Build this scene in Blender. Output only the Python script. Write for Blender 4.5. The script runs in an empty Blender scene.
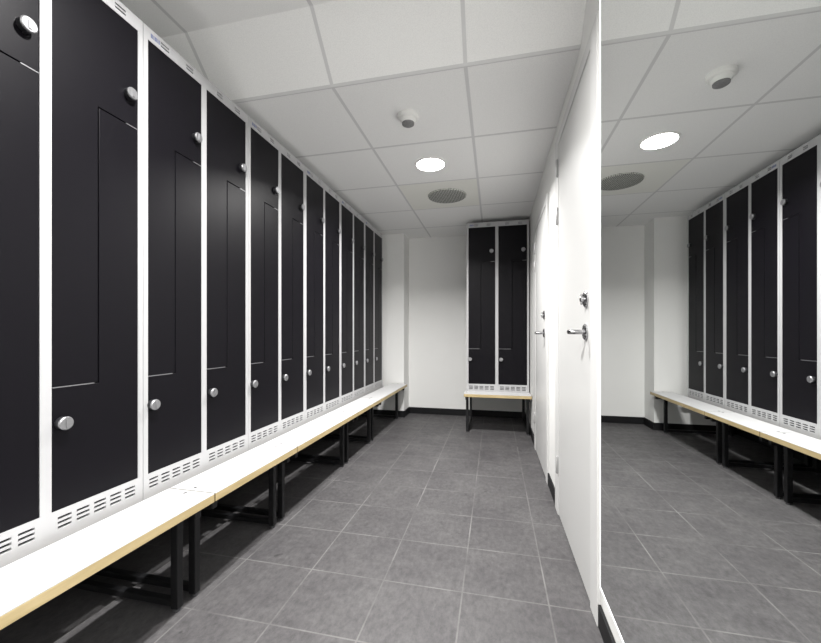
import bpy, bmesh, math, random
from mathutils import Vector

# ------------------------------------------------------------------ basics
U = 0.30            # one module (a locker column) in metres; geometry below is in modules
scene = bpy.context.scene
COL = scene.collection
random.seed(4)

FLOOR = 0.0
CEIL = 7.42         # far ceiling
RAISED = 8.14       # ceiling nearer than the sloped panel
SLOPE_FAR, SLOPE_NEAR = 5.68, 4.96
X_LEFT, X_RIGHT = -6.05, 1.19
Y_NEAR, Y_END, Y_FAR = -5.0, 14.55, 15.4
X_CORNER = -3.56
LOCK_X = -4.215     # front plane of the long locker row
BENCH_Z = 1.36
LAMP_X = -1.494


class MB:
    """collects boxes, plates and turned shapes; build() links them as one mesh"""
    def __init__(self):
        self.v, self.f = [], []

    def box(self, x0, x1, y0, y1, z0, z1):
        n = len(self.v)
        self.v += [(x0, y0, z0), (x1, y0, z0), (x1, y1, z0), (x0, y1, z0),
                   (x0, y0, z1), (x1, y0, z1), (x1, y1, z1), (x0, y1, z1)]
        self.f += [tuple(n + i for i in q) for q in
                   ((3, 2, 1, 0), (4, 5, 6, 7), (0, 1, 5, 4), (1, 2, 6, 5), (2, 3, 7, 6), (3, 0, 4, 7))]
        return self

    def plate(self, xs, zs, solid, y0, y1):
        """slab in the XZ plane made of the grid cells for which solid(xc, zc) is true"""
        xs, zs = sorted(set(round(x, 5) for x in xs)), sorted(set(round(z, 5) for z in zs))
        nx, nz = len(xs) - 1, len(zs) - 1
        S = [[solid((xs[i] + xs[i + 1]) / 2, (zs[j] + zs[j + 1]) / 2) for j in range(nz)] for i in range(nx)]
        idx = {}

        def vid(i, j, b):
            k = (i, j, b)
            if k not in idx:
                idx[k] = len(self.v)
                self.v.append((xs[i], y1 if b else y0, zs[j]))
            return idx[k]
        get = lambda i, j: 0 <= i < nx and 0 <= j < nz and S[i][j]
        for i in range(nx):
            for j in range(nz):
                if not S[i][j]:
                    continue
                self.f.append((vid(i, j, 0), vid(i + 1, j, 0), vid(i + 1, j + 1, 0), vid(i, j + 1, 0)))
                self.f.append((vid(i, j + 1, 1), vid(i + 1, j + 1, 1), vid(i + 1, j, 1), vid(i, j, 1)))
                if not get(i - 1, j):
                    self.f.append((vid(i, j, 0), vid(i, j + 1, 0), vid(i, j + 1, 1), vid(i, j, 1)))
                if not get(i + 1, j):
                    self.f.append((vid(i + 1, j, 1), vid(i + 1, j + 1, 1), vid(i + 1, j + 1, 0), vid(i + 1, j, 0)))
                if not get(i, j - 1):
                    self.f.append((vid(i, j, 0), vid(i, j, 1), vid(i + 1, j, 1), vid(i + 1, j, 0)))
                if not get(i, j + 1):
                    self.f.append((vid(i, j + 1, 0), vid(i + 1, j + 1, 0), vid(i + 1, j + 1, 1), vid(i, j + 1, 1)))
        return self

    def lathe(self, c, axis, prof, seg=24):
        """prof = [(radius, distance along axis)], closed with caps"""
        a = Vector(axis).normalized()
        t = Vector((0, 0, 1)) if abs(a.z) < .9 else Vector((1, 0, 0))
        u = a.cross(t).normalized()
        w = a.cross(u)
        c = Vector(c)
        n = len(self.v)
        for r, d in prof:
            for k in range(seg):
                p = c + a * d + (u * math.cos(2 * math.pi * k / seg) + w * math.sin(2 * math.pi * k / seg)) * r
                self.v.append(tuple(p))
        for i in range(len(prof) - 1):
            for k in range(seg):
                k2 = (k + 1) % seg
                self.f.append((n + i * seg + k, n + i * seg + k2, n + (i + 1) * seg + k2, n + (i + 1) * seg + k))
        self.f.append(tuple(n + k for k in reversed(range(seg))))
        m = n + (len(prof) - 1) * seg
        self.f.append(tuple(m + k for k in range(seg)))
        return self

    def tube(self, pts, r, seg=12):
        pts = [Vector(p) for p in pts]
        n = len(self.v)
        for i, p in enumerate(pts):
            d = (pts[min(i + 1, len(pts) - 1)] - pts[max(i - 1, 0)]).normalized()
            t = Vector((0, 0, 1)) if abs(d.z) < .9 else Vector((1, 0, 0))
            u = d.cross(t).normalized()
            w = d.cross(u)
            for k in range(seg):
                q = p + (u * math.cos(2 * math.pi * k / seg) + w * math.sin(2 * math.pi * k / seg)) * r
                self.v.append(tuple(q))
        for i in range(len(pts) - 1):
            for k in range(seg):
                k2 = (k + 1) % seg
                self.f.append((n + i * seg + k, n + i * seg + k2, n + (i + 1) * seg + k2, n + (i + 1) * seg + k))
        self.f.append(tuple(n + k for k in reversed(range(seg))))
        m = n + (len(pts) - 1) * seg
        self.f.append(tuple(m + k for k in range(seg)))
        return self

    def quad(self, a, b, c, d):
        n = len(self.v)
        self.v += [a, b, c, d]
        self.f.append((n, n + 1, n + 2, n + 3))
        return self

    def build(self, name, mat, parent=None, loc=(0, 0, 0), bevel=0.0, smooth=False, seg=2):
        me = bpy.data.meshes.new(name)
        me.from_pydata([(x * U, y * U, z * U) for x, y, z in self.v], [], self.f)
        bm = bmesh.new()
        bm.from_mesh(me)
        bmesh.ops.recalc_face_normals(bm, faces=bm.faces)
        bm.to_mesh(me)
        bm.free()
        me.materials.append(mat)
        ob = bpy.data.objects.new(name, me)
        COL.objects.link(ob)
        ob.location = [q * U for q in loc]
        if parent:
            ob.parent = parent
        if bevel:
            b = ob.modifiers.new('bevel', 'BEVEL')
            b.width = bevel * U
            b.segments = seg
            b.limit_method = 'ANGLE'
            b.angle_limit = math.radians(40)
        if smooth:
            for p in me.polygons:
                p.use_smooth = True
            try:
                me.set_sharp_from_angle(angle=math.radians(35))
            except Exception:
                pass
        return ob


def empty(name, loc, rz=0.0):
    o = bpy.data.objects.new(name, None)
    COL.objects.link(o)
    o.location = [q * U for q in loc]
    o.rotation_euler = (0, 0, rz)
    o.empty_display_size = .1
    return o


def tag(o, label, cat, group=None):
    o['label'] = label
    o['category'] = cat
    if group:
        o['group'] = group
    return o


def struct(o, label=None):
    o['kind'] = 'structure'
    if label:
        o['label'] = label
    return o


def copy_tree(o, parent=None):
    kids = list(o.children)
    c = o.copy()
    COL.objects.link(c)
    if parent:
        c.parent = parent
        c.matrix_parent_inverse = o.matrix_parent_inverse.copy()
    for k in kids:
        copy_tree(k, c)
    return c


# ------------------------------------------------------------------ materials
def new_mat(name):
    m = bpy.data.materials.new(name)
    m.use_nodes = True
    nt = m.node_tree
    return m, nt, nt.nodes['Principled BSDF']


def paint(name, col, rough=.5, spec=.5, metal=0.0, vary=.03, scale=6.0, bump=0.0, bump_scale=200.0):
    m, nt, b = new_mat(name)
    tc = nt.nodes.new('ShaderNodeTexCoord')
    nz = nt.nodes.new('ShaderNodeTexNoise')
    nz.inputs['Scale'].default_value = scale
    nz.inputs['Detail'].default_value = 4
    nt.links.new(tc.outputs['Object'], nz.inputs['Vector'])
    mr = nt.nodes.new('ShaderNodeMapRange')
    mr.inputs['To Min'].default_value = 1 - vary
    mr.inputs['To Max'].default_value = 1 + vary
    nt.links.new(nz.outputs['Fac'], mr.inputs['Value'])
    mx = nt.nodes.new('ShaderNodeVectorMath')
    mx.operation = 'SCALE'
    mx.inputs[0].default_value = col
    nt.links.new(mr.outputs['Result'], mx.inputs['Scale'])
    nt.links.new(mx.outputs['Vector'], b.inputs['Base Color'])
    b.inputs['Roughness'].default_value = rough
    b.inputs['Specular IOR Level'].default_value = spec
    b.inputs['Metallic'].default_value = metal
    if bump:
        n2 = nt.nodes.new('ShaderNodeTexNoise')
        n2.inputs['Scale'].default_value = bump_scale
        nt.links.new(tc.outputs['Object'], n2.inputs['Vector'])
        bp = nt.nodes.new('ShaderNodeBump')
        bp.inputs['Strength'].default_value = bump
        bp.inputs['Distance'].default_value = .002
        nt.links.new(n2.outputs['Fac'], bp.inputs['Height'])
        nt.links.new(bp.outputs['Normal'], b.inputs['Normal'])
    return m


def math_node(nt, op, a, b=None, clamp=False):
    n = nt.nodes.new('ShaderNodeMath')
    n.operation = op
    n.use_clamp = clamp
    for i, v in enumerate((a, b)):
        if v is None:
            continue
        if isinstance(v, (int, float)):
            n.inputs[i].default_value = v
        else:
            nt.links.new(v, n.inputs[i])
    return n.outputs[0]


def grid_mask(nt, coord, x0, sx, y0, sy, w):
    """1 on the joint lines of a rectangular grid (metres, object space)"""
    sp = nt.nodes.new('ShaderNodeSeparateXYZ')
    nt.links.new(coord, sp.inputs[0])
    res = []
    for ch, o, s in (('X', x0, sx), ('Y', y0, sy)):
        t = math_node(nt, 'DIVIDE', math_node(nt, 'SUBTRACT', sp.outputs[ch], o), s)
        fr = math_node(nt, 'SUBTRACT', t, math_node(nt, 'ROUND', t))
        d = math_node(nt, 'MULTIPLY', math_node(nt, 'ABSOLUTE', fr), s)
        res.append(math_node(nt, 'LESS_THAN', d, w / 2))
    return math_node(nt, 'MAXIMUM', res[0], res[1])


def mix_col(nt, fac, a, b):
    n = nt.nodes.new('ShaderNodeMix')
    n.data_type = 'RGBA'
    if isinstance(fac, (int, float)):
        n.inputs[0].default_value = fac
    else:
        nt.links.new(fac, n.inputs[0])
    for i, v in ((6, a), (7, b)):
        if isinstance(v, tuple):
            n.inputs[i].default_value = (*v, 1)
        else:
            nt.links.new(v, n.inputs[i])
    return n.outputs[2]


def noise(nt, coord, scale, detail=5, rough=.6, sx=1, sy=1):
    mp = nt.nodes.new('ShaderNodeMapping')
    mp.inputs['Scale'].default_value = (sx, sy, 1)
    nt.links.new(coord, mp.inputs['Vector'])
    n = nt.nodes.new('ShaderNodeTexNoise')
    n.inputs['Scale'].default_value = scale
    n.inputs['Detail'].default_value = detail
    n.inputs['Roughness'].default_value = rough
    nt.links.new(mp.outputs['Vector'], n.inputs['Vector'])
    return n.outputs['Fac']


def ramp(nt, fac, stops):
    r = nt.nodes.new('ShaderNodeValToRGB')
    while len(r.color_ramp.elements) < len(stops):
        r.color_ramp.elements.new(.5)
    for e, (p, c) in zip(r.color_ramp.elements, stops):
        e.position = p
        e.color = (c, c, c, 1) if isinstance(c, (int, float)) else (*c, 1)
    nt.links.new(fac, r.inputs[0])
    return r.outputs[0]


def make_floor_mat():
    m, nt, b = new_mat('grey_stone_tile')
    tc = nt.nodes.new('ShaderNodeTexCoord')
    co = tc.outputs['Object']
    g = grid_mask(nt, co, .657 * U, 1.064 * U, 4.85 * U, 1.025 * U, .020 * U)
    big = ramp(nt, noise(nt, co, 3.4, 8, .68, 1.0, .8), ((.25, (.056, .053, .056)), (.75, (.098, .095, .096))))
    fine = ramp(nt, noise(nt, co, 48, 8, .75, 1.0, .6), ((.3, .66), (.72, 1.32)))
    mul = nt.nodes.new('ShaderNodeMix')
    mul.data_type = 'RGBA'
    mul.blend_type = 'MULTIPLY'
    mul.inputs[0].default_value = 1
    nt.links.new(big, mul.inputs[6])
    nt.links.new(fine, mul.inputs[7])
    # pale scuffs and small dark marks
    sc = ramp(nt, noise(nt, co, 9, 9, .75, 2.2, .7), ((.60, 0.0), (.76, .30)))
    c1 = mix_col(nt, sc, mul.outputs[2], (.20, .20, .198))
    dk = ramp(nt, noise(nt, co, 13, 3, .5, 1, 1), ((.71, 0.0), (.76, .55)))
    c2 = mix_col(nt, dk, c1, (.018, .017, .018))
    gv = ramp(nt, noise(nt, co, 3.5, 3), ((.36, .06), (.70, .62)))
    gm = math_node(nt, 'MULTIPLY', g, gv)
    col = mix_col(nt, gm, c2, (.22, .215, .21))
    nt.links.new(col, b.inputs['Base Color'])
    rr = ramp(nt, noise(nt, co, 14, 6), ((.3, .42), (.7, .62)))
    nt.links.new(rr, b.inputs['Roughness'])
    b.inputs['Specular IOR Level'].default_value = .22
    bp = nt.nodes.new('ShaderNodeBump')
    bp.inputs['Strength'].default_value = .25
    bp.inputs['Distance'].default_value = .002
    nt.links.new(noise(nt, co, 60, 6), bp.inputs['Height'])
    nt.links.new(bp.outputs['Normal'], b.inputs['Normal'])
    return m


def make_ceiling_mat():
    m, nt, b = new_mat('white_mineral_ceiling_tile')
    tc = nt.nodes.new('ShaderNodeTexCoord')
    co = tc.outputs['Object']
    g = grid_mask(nt, co, -.43 * U, 2.174 * U, 5.68 * U, 2.07 * U, .058 * U)
    sp = ramp(nt, noise(nt, co, 260, 2), ((.3, (.80, .80, .795)), (.6, (.87, .87, .86))))
    col = mix_col(nt, g, sp, (.64, .64, .64))
    nt.links.new(col, b.inputs['Base Color'])
    b.inputs['Roughness'].default_value = .9
    b.inputs['Specular IOR Level'].default_value = .1
    return m


def make_wood_mat():
    m, nt, b = new_mat('birch_edge')
    tc = nt.nodes.new('ShaderNodeTexCoord')
    co = tc.outputs['Object']
    c = ramp(nt, noise(nt, co, 30, 5, .6, .15, 3), ((.3, (.38, .29, .14)), (.7, (.54, .43, .24))))
    nt.links.new(c, b.inputs['Base Color'])
    b.inputs['Roughness'].default_value = .5
    return m


def make_perforated_mat():
    m, nt, b = new_mat('perforated_steel')
    tc = nt.nodes.new('ShaderNodeTexCoord')
    v = nt.nodes.new('ShaderNodeTexVoronoi')
    v.inputs['Scale'].default_value = 75
    v.inputs['Randomness'].default_value = 0
    nt.links.new(tc.outputs['Object'], v.inputs['Vector'])
    c = ramp(nt, v.outputs['Distance'], ((.40, (.05, .05, .05)), (.46, (.56, .57, .53))))
    nt.links.new(c, b.inputs['Base Color'])
    b.inputs['Roughness'].default_value = .6
    return m


def emit_mat(name, col, s):
    m = bpy.data.materials.new(name)
    m.use_nodes = True
    nt = m.node_tree
    nt.nodes.clear()
    e = nt.nodes.new('ShaderNodeEmission')
    e.inputs[0].default_value = (*col, 1)
    e.inputs[1].default_value = s
    o = nt.nodes.new('ShaderNodeOutputMaterial')
    nt.links.new(e.outputs[0], o.inputs[0])
    return m


M = dict(
    wall=paint('white_wall_paint', (.77, .77, .757), .75, .25, vary=.015, bump=.15, bump_scale=350),
    floor=make_floor_mat(),
    ceil=make_ceiling_mat(),
    skirt=paint('black_vinyl_skirting', (.010, .010, .011), .5, .2),
    steel=paint('light_grey_powder_coat', (.42, .42, .428), .42, .4, vary=.015),
    door=paint('black_satin_steel', (.0042, .0037, .0054), .42, .12, vary=.06, scale=40),
    glint=paint('painted_edge_glint', (.26, .26, .27), .4, .4, metal=.5),  # highlight put into the colour of the door-split strips
    silver=paint('brushed_silver', (.29, .29, .30), .36, .5, metal=.7, vary=.12, scale=90),
    chrome=paint('dark_chrome', (.42, .42, .43), .18, .5, metal=1.0),
    black=paint('black_plastic', (.012, .012, .014), .35, .5),
    frame=paint('black_steel_tube', (.008, .008, .009), .5, .35),
    pad=paint('grey_plastic_foot', (.06, .06, .065), .45, .4),
    seat=paint('white_laminate', (.56, .56, .565), .42, .35, vary=.015),
    wood=make_wood_mat(),
    band=paint('brown_edge_band', (.12, .085, .04), .6, .2),
    screw=paint('steel_screw', (.22, .22, .22), .35, .5, metal=.8),
    leaf=paint('white_door_lacquer', (.57, .57, .563), .38, .4, vary=.01),
    casing=paint('white_casing_paint', (.62, .62, .615), .45, .35, vary=.01),
    gap=paint('painted_gap_shade', (.006, .006, .006), .9, .05),  # shade inside the locker gaps, put in as near-black colour
    sticker=paint('blue_grey_print', (.16, .18, .30), .5, .3, vary=.5, scale=160),
    plastic=paint('white_plastic', (.78, .78, .76), .45, .4),
    grille=paint('grey_sensor_grille', (.20, .20, .20), .6, .3, vary=.3, scale=120),
    hinge=paint('grey_hinge_metal', (.42, .42, .42), .4, .5, metal=.3),
    perf=make_perforated_mat(),
    panel=paint('cream_metal_panel', (.80, .80, .755), .6, .3),
    edge=paint('polished_glass_edge', (.93, .94, .95), .2, .5),
)
mm, nt_, b_ = new_mat('mirror_silvering')
b_.inputs['Base Color'].default_value = (.80, .815, .81, 1)
b_.inputs['Metallic'].default_value = 1
b_.inputs['Roughness'].default_value = 0.0
M['mirror'] = mm

# ------------------------------------------------------------------ the room
T = .4
struct(MB().box(X_LEFT - T, X_RIGHT + T, Y_NEAR - T, Y_FAR + T, -T, 0).build('floor', M['floor']))
cl = MB()
cl.box(X_LEFT - T, X_RIGHT + T, SLOPE_FAR, Y_FAR + T, CEIL, CEIL + T)
struct(cl.build('ceiling', M['ceil']))
sl = MB()
ya, yb = SLOPE_NEAR, SLOPE_FAR
n0 = len(sl.v)
sl.v += [(X_LEFT - T, ya, RAISED), (X_RIGHT + T, ya, RAISED), (X_RIGHT + T, yb, CEIL), (X_LEFT - T, yb, CEIL),
         (X_LEFT - T, ya, RAISED + T), (X_RIGHT + T, ya, RAISED + T), (X_RIGHT + T, yb, RAISED + T), (X_LEFT - T, yb, RAISED + T)]
sl.f += [(3, 2, 1, 0), (4, 5, 6, 7), (0, 1, 5, 4), (1, 2, 6, 5), (2, 3, 7, 6), (3, 0, 4, 7)]
struct(sl.build('ceiling_slope', M['ceil']))
struct(MB().box(X_LEFT - T, X_RIGHT + T, Y_NEAR - T, SLOPE_NEAR, RAISED, RAISED + T).build('ceiling_raised', M['ceil']))
struct(MB().box(X_LEFT - T, X_LEFT, Y_NEAR, Y_FAR, 0, RAISED).build('wall_left', M['wall']))
struct(MB().box(X_RIGHT, X_RIGHT + T, Y_NEAR, Y_FAR, 0, RAISED).build('wall_right', M['wall']))
struct(MB().box(X_LEFT - T, X_RIGHT + T, Y_FAR, Y_FAR + T, 0, CEIL).build('wall_far', M['wall']))
struct(MB().box(X_LEFT - T, X_RIGHT + T, Y_NEAR - T, Y_NEAR, 0, RAISED).build('wall_near', M['wall']))
struct(MB().box(X_LEFT, X_CORNER, Y_END, Y_FAR, 0, CEIL).build('wall_corner', M['wall']))

SK, ST = .26, .035
struct(MB().box(X_CORNER + ST, X_RIGHT, Y_FAR - ST, Y_FAR, 0, SK).build('baseboard_far', M['skirt'], bevel=.008))
bc = MB()
bc.box(X_LEFT + ST, X_CORNER + ST, Y_END - ST, Y_END, 0, SK)
bc.box(X_CORNER, X_CORNER + ST, Y_END, Y_FAR, 0, SK)
struct(bc.build('baseboard_corner', M['skirt']))
struct(MB().box(X_LEFT, X_LEFT + ST, Y_NEAR, Y_END, 0, 1.2).build('baseboard_shade_left', M['skirt']))  # skirting raised into a black panel to deepen shade under the benches

# doors on the right wall -------------------------------------------------
DOORS = (  # leaf near edge, leaf far edge, leaf top, casing widths near/far
    ('door_1', 4.95, 7.29, 6.85, .33, .36),
    ('door_2', 9.02, 11.25, 6.32, .27, .30),
)


def make_door(name, y0, y1, top, cn, cf):
    root = struct(empty(name, (X_RIGHT, (y0 + y1) / 2, 0)))
    ox, oy = X_RIGHT, (y0 + y1) / 2
    cas = MB()
    fx = 1.146 - ox
    cas.box(fx, 0, y0 - cn - oy, y0 - .012 - oy, 0, top + .2)
    cas.box(fx, 0, y1 + .012 - oy, y1 + cf - oy, 0, top + .2)
    cas.box(fx, 0, y0 - .012 - oy, y1 + .012 - oy, top + .012, top + .2)
    cas.build('door_casing', M['casing'], root, bevel=.006)
    MB().box(1.155 - ox, 0, y0 - oy, y1 - oy, .035, top).build('door_leaf', M['leaf'], root, bevel=.006)
    for z in (top - .42, 5.54, .93) if name == 'door_1' else (top - .5, 5.3, .93):
        h = MB()
        h.lathe((fx - .012, y1 + .03 - oy, z - .16), (0, 0, 1), [(.02, 0), (.026, .01), (.026, .31), (.02, .32)], 14)
        h.box(fx - .006, fx, y1 + .03 - oy, y1 + .10 - oy, z - .15, z + .15)
        h.build('hinge', M['hinge'], root, smooth=True)
    hy = y0 + .23
    lx = 1.155 - ox
    hd = MB()
    hd.lathe((lx, hy - oy, 3.38), (-1, 0, 0), [(.105, 0), (.105, .018), (.09, .03)], 28)
    hb = hd.build('handle_rosette', M['chrome'], root, smooth=True)
    lv = MB()
    lv.tube([(lx - .02, hy - oy, 3.38), (lx - .12, hy - oy, 3.38), (lx - .165, hy + .012 - oy, 3.38),
             (lx - .185, hy + .06 - oy, 3.38), (lx - .185, hy + .10 - oy, 3.38)], .032, 14)
    lv.build('lever', M['chrome'], hb, smooth=True)
    lk = MB()
    lk.lathe((lx, hy - .02 - oy, 3.80), (-1, 0, 0), [(.105, 0), (.105, .018), (.09, .03)], 28)
    lb = lk.build('lock_rosette', M['chrome'], root, smooth=True)
    tt = MB()
    tt.lathe((lx - .02, hy - .02 - oy, 3.80), (-1, 0, 0), [(.035, 0), (.035, .05), (.03, .06)], 16)
    tt.box(lx - .07, lx - .045, hy - .035 - oy, hy - .005 - oy, 3.73, 3.87)
    tt.build('thumb_turn', M['chrome'], lb, bevel=.008)
    return root


for d in DOORS:
    make_door(*d)
segs = ((Y_NEAR, DOORS[0][1] - DOORS[0][4]), (DOORS[0][2] + DOORS[0][5], DOORS[1][1] - DOORS[1][4]),
        (DOORS[1][2] + DOORS[1][5], Y_FAR - ST))
for i, (a, b) in enumerate(segs):
    struct(MB().box(X_RIGHT - ST, X_RIGHT, a, b, 0, SK).build('baseboard_right', M['skirt'], bevel=.008))

# ------------------------------------------------------------------ mirror
MX = .944
mr = tag(empty('wall_mirror', (X_RIGHT, 1.4, 0)), 'tall frameless wall mirror beside the nearer white door reflecting the locker row', 'mirror')
y0m, y1m, z0m, z1m = -1.6 - 1.4, 3.69 - 1.4, 1.04, 7.3
bx = MX - X_RIGHT
MB().box(bx + .03, 0, y0m + .02, y1m - .02, z0m + .02, z1m - .02).build('backing_board', M['casing'], mr)
MB().box(bx, bx + .03, y0m, y1m, z0m, z1m).build('mirror_glass', M['mirror'], mr)
ed = MB()
ed.box(bx - .004, bx + .03, y1m, y1m + .022, z0m - .022, z1m + .022)
ed.box(bx - .004, bx + .03, y0m, y1m, z0m - .022, z0m)
ed.build('glass_edge', M['edge'], mr)

# ------------------------------------------------------------------ lockers
LH, LD, LB0 = 5.83, 1.75, -.112
D0, D1 = .245, 5.67           # door bottom / top
GX, GL, GU = .475, 1.465, 4.47  # the Z-shaped split between the two doors of a column


def make_locker():
    root = empty('double_locker', (0, 0, 0))
    # shell
    sh = MB()
    t = .04
    sh.box(0.003, t, .03, LD, LB0, LH)
    sh.box(2 - t, 1.997, .03, LD, LB0, LH)
    sh.box(t, 2 - t, .04, LD, LH - t, LH)
    sh.box(t, 2 - t, LD - t, LD, LB0 + t, LH - t)
    sh.box(1 - t / 2, 1 + t / 2, .04, LD - t, LB0 + t, LH - t)
    sh.build('carcass', M['steel'], root)
    MB().box(t, 2 - t, .04, LD - t, LB0, LB0 + t).build('base_panel', M['frame'], root)  # locker bottom coloured black to deepen the shade beneath it
    # face frame with real ventilation slots
    holes = []
    for c in (0, 1):
        holes.append(((.066, .937) if c == 0 else (1.033, 1.935)) + (D0, D1))
        for k in range(5):
            x = c + .085 + k * .1715
            for z in (.072, .118, .164):
                holes.append((x, x + .125, z - .0125, z + .0125))
        for x in (.25, .655):
            for z in (5.728, 5.768):
                holes.append((c + x, c + x + .125, z - .011, z + .011))
    xs, zs = [.004, 1.996], [LB0, LH]
    for h in holes:
        xs += h[:2]
        zs += h[2:]
    solid = lambda x, z: not any(h[0] < x < h[1] and h[2] < z < h[3] for h in holes)
    MB().plate(xs, zs, solid, 0, .03).build('face_frame', M['steel'], root)
    st = MB()
    for k in range(7):
        w = .010 if k % 3 else .016
        st.box(.105 + k * .0185, .105 + k * .0185 + w, -.002, 0, 5.722, 5.775)
    st.build('printed_mark', M['sticker'], root)
    g = .006
    for c in (0, 1):
        a, b = (.070, .933) if c == 0 else (1.037, 1.931)
        gx = c + GX
        up = MB().plate([a, gx - g, b], [GL + g, GU + g, D1],
                        lambda x, z: z > GU or x < gx, .003, .028)
        ud = up.build('upper_door', M['door'], root, bevel=.005)
        lo = MB().plate([a, gx + g, b], [D0, GL - g, GU - g],
                        lambda x, z: z < GL or x > gx, .003, .028)
        ld = lo.build('lower_door', M['door'], root, bevel=.005)
        MB().box(c + .79, b - .002, .001, .026, GU - .005, GU + .003).build('glint_strip', M['glint'], ld)  # added pale strips paint the glint on the lower door's top edges
        MB().box(a + .002, c + .43, .001, .026, GL - .005, GL + .003).build('glint_strip', M['glint'], ld)
        for (kx, kz, par) in ((c + .815, 4.825, ud), (c + .118, 1.105, ld)):
            kb = MB()
            kb.lathe((kx, .004, kz), (0, -1, 0), [(.062, 0), (.062, .05), (.058, .056)], 28)
            kb.box(kx - .012, kx + .012, -.052, .003, kz - .074, kz - .060)
            k1 = kb.build('lock_knob', M['black'], par, smooth=True)
            kf = MB()
            kf.lathe((kx, -.050, kz), (0, -1, 0), [(.066, 0), (.066, .014), (.058, .024)], 28)
            kf.box(kx - .011, kx + .011, -.082, -.070, kz - .040, kz + .040)
            kf.build('knob_cap', M['silver'], k1, smooth=True)
        # added dark sheet behind doors and slots paints the shade inside the gaps
        MB().box(c + .045, c + .955, .031, .036, .03, LH - .045).build('gap_shade_sheet', M['gap'], root)
    return root


ROWLAB = ['black-doored white double locker nearest the camera, cut off by the left edge of the photo',
          'second black-doored double locker from the camera in the long row, above the first bench joint',
          'third black-doored double locker from the camera in the long row',
          'fourth black-doored double locker from the camera, third from the far end of the long row',
          'black-doored double locker second from the far end of the long row',
          'black-doored double locker at the far end of the long row, beside the white end wall']
lock0 = make_locker()
for i in range(6):
    L = lock0 if i == 0 else copy_tree(lock0)
    L.location = (LOCK_X * U, (1.727 + 2 * i) * U, BENCH_Z * U)
    L.rotation_euler = (0, 0, math.pi / 2)
    tag(L, ROWLAB[i], 'locker', 'lockers in the long row')
LB = copy_tree(lock0)
LB.location = (-.965 * U, 13.22 * U, BENCH_Z * U)
LB.rotation_euler = (0, 0, 0)
LB.scale = (1.06, 1.0, 1.012)
tag(LB, 'free-standing double locker with black doors on the short bench against the far wall', 'locker')


# ------------------------------------------------------------------ benches
def make_bench(length, lx0, lx1, brackets=(), depth=.682, rear=2.3):
    root = empty('locker_bench', (0, 0, 0))
    z1 = BENCH_Z
    MB().box(.012, length - .012, 0, depth, z1 - .108, z1 - .010).build('seat_board', M['wood'], root, bevel=.006)
    MB().box(.013, length - .013, 0.0, depth, z1 - .010, z1).build('seat_top', M['seat'], root)
    MB().box(.03, length - .03, .03, depth - .02, z1 - .112, z1 - .108).build('underside_shade_panel', M['frame'], root)  # added dark sheet under the seat to cut light bounced onto the floor
    MB().box(length - .012, length - .002, .002, depth - .002, z1 - .11, z1 - .003).build('edge_band', M['band'], root)
    for x in (.08, length - .08):
        MB().lathe((x, .37, z1), (0, 0, 1), [(.026, 0), (.022, .003), (.015, .006)], 10).build('seat_screw', M['screw'], root)
    for x in (lx0, lx1 - .09):
        top = z1 - .112
        MB().box(x, x + .09, .04, rear, top - .10, top).build('top_rail', M['frame'], root, bevel=.01)
        MB().box(x, x + .09, .40, rear - .1, .06, .14).build('floor_rail', M['frame'], root, bevel=.01)
        for y in (.30, rear - .1):
            lg = MB().box(x, x + .09, y, y + .1, .035, top - .10).build('leg', M['frame'], root, bevel=.01)
            MB().lathe((x + .045, y + .05, 0), (0, 0, 1), [(.045, 0), (.045, .02), (.04, .035)], 16).build('foot', M['pad'], lg)
    for y in (1.15, rear - .2):
        MB().box(lx0 + .09, lx1 - .09, y, y + .1, z1 - .212, z1 - .112).build('support_beam', M['frame'], root, bevel=.01)
    for x in brackets:
        MB().box(x - .05, x + .05, .2, 1.15, z1 - .20, z1 - .112).build('seat_bracket', M['frame'], root)
    return root


BX = -3.412
SECT = ((.97, 3.995, ()), (3.995, 5.985, ()), (5.985, 9.0, (1.5,)), (9.0, 11.05, ()), (11.05, 14.5, ()))
BLAB = ['white-topped bench section nearest the camera, cut off by the left edge of the photo',
        'short white-topped bench section between the two visible joints, second from the camera',
        'white-topped bench section third from the camera, just past the second visible joint',
        'short white-topped bench section second from the far end of the long row',
        'white-topped bench section at the far end of the long row, touching the end wall']
for i, (a, b, br) in enumerate(SECT):
    end = b - a - (.30 if i == 4 else .18)
    B = make_bench(b - a, 0.0, end, br)
    B.location = (BX * U, a * U, 0)
    B.rotation_euler = (0, 0, math.pi / 2)
    tag(B, BLAB[i], 'bench', 'bench sections under the long locker row')
B2 = make_bench(2.2, .06, 2.14, ())
B2.location = (-1.015 * U, 12.52 * U, 0)
tag(B2, 'short black-legged bench with wood edge under the free-standing locker by the far wall', 'bench')

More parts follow.
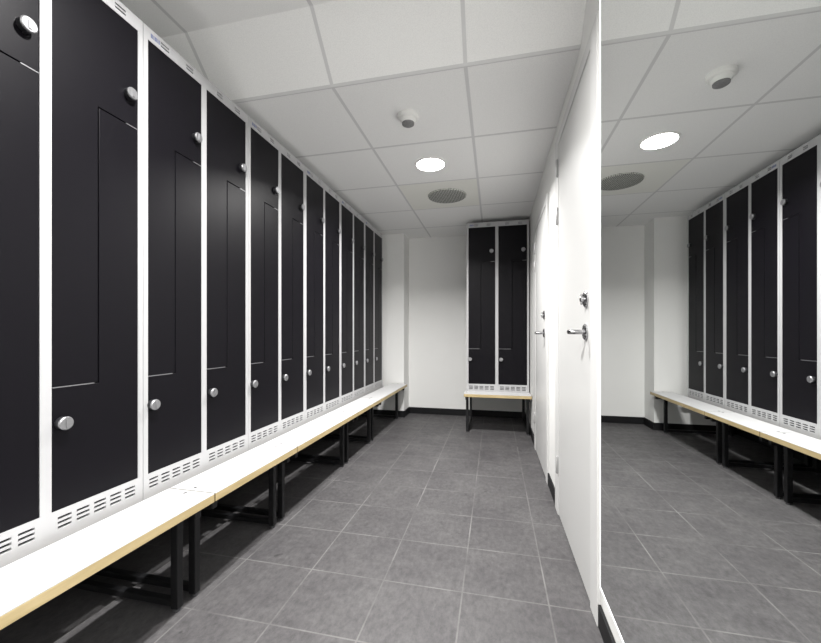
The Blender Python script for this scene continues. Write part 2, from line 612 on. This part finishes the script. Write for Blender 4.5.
# ------------------------------------------------------------------ ceiling things
LAMPS = ((LAMP_X, 8.77, CEIL, 'round glowing ceiling downlight above the middle of the aisle'),
         (-1.75, 2.9, RAISED, 'round ceiling downlight in the raised ceiling just above the frame'),
         (-1.75, -2.2, RAISED, 'round ceiling downlight in the raised ceiling behind the viewpoint'))
GLOW = emit_mat('lamp_glow', (1.0, .985, .96), 26.0)
for (x, y, z, lab) in LAMPS:
    r = tag(empty('ceiling_downlight', (x, y, z)), lab, 'ceiling light', 'aisle downlights')
    rim = MB()
    rim.lathe((0, 0, 0), (0, 0, -1), [(.375, 0), (.37, .016), (.335, .022), (.33, .004)], 40)
    rim.build('trim_ring', M['plastic'], r, smooth=True)
    gl = MB()
    gl.lathe((0, 0, 0), (0, 0, -1), [(.33, .002), (.325, .016), (.28, .022), (.03, .026)], 40)
    gl.build('diffuser', GLOW, r, smooth=True)
    ld = bpy.data.lights.new('downlight_beam', 'AREA')
    ld.shape = 'DISK'
    ld.size = .22 * U
    ld.energy = 52
    ld.spread = math.radians(146)
    ld.color = (1.0, .985, .965)
    lo = bpy.data.objects.new('downlight_beam', ld)
    COL.objects.link(lo)
    lo.parent = r
    lo.location = (0, 0, -.032 * U)

sd = tag(empty('smoke_detector', (-1.565, 6.72, CEIL)), 'white smoke detector with a grey sensor head on the ceiling before the lamp', 'smoke detector')
MB().lathe((0, 0, 0), (0, 0, -1), [(.20, 0), (.20, .05), (.175, .075)], 32).build('mounting_base', M['plastic'], sd, smooth=True)
MB().lathe((0, 0, -.07), (0, 0, -1), [(.15, 0), (.14, .04), (.12, .075)], 32).build('detector_body', M['plastic'], sd, smooth=True)
MB().lathe((0, 0, -.142), (0, 0, -1), [(.115, 0), (.112, .03), (.08, .05), (.02, .055)], 28).build('sensor_head', M['grille'], sd, smooth=True)

vt = tag(empty('air_diffuser', (-1.517, 10.86, CEIL)), 'cream ceiling panel with a round perforated grey air vent beyond the lamp', 'air vent')
MB().box(-1.06, 1.06, -1.01, 1.01, -.004, 0).build('ceiling_panel', M['panel'], vt)
MB().lathe((.16, 0, -.004), (0, 0, -1), [(.56, 0), (.55, .03), (.52, .04)], 48).build('perforated_disc', M['perf'], vt, smooth=True)

# ------------------------------------------------------------------ world, camera, view
w = bpy.data.worlds.new('room_world')
scene.world = w
w.use_nodes = True
w.node_tree.nodes['Background'].inputs[0].default_value = (.8, .85, .9, 1)
w.node_tree.nodes['Background'].inputs[1].default_value = .2

cd = bpy.data.cameras.new('camera')
cam = bpy.data.objects.new('camera', cd)
COL.objects.link(cam)
cam.location = (0, 0, 3.35 * U)
cam.rotation_euler = (math.pi / 2, 0, .2225)
cd.sensor_fit = 'HORIZONTAL'
cd.sensor_width = 36
cd.lens = 371.15 / 821 * 36
cd.shift_y = 12.75 / 821
cd.clip_start = .02
scene.camera = cam

vs = scene.view_settings
vs.view_transform = 'Standard'
vs.look = 'None'
vs.exposure = 0.06
vs.gamma = 1
vs.use_curve_mapping = False
scene.cycles.max_bounces = 12
scene.cycles.diffuse_bounces = 8
scene.cycles.glossy_bounces = 6
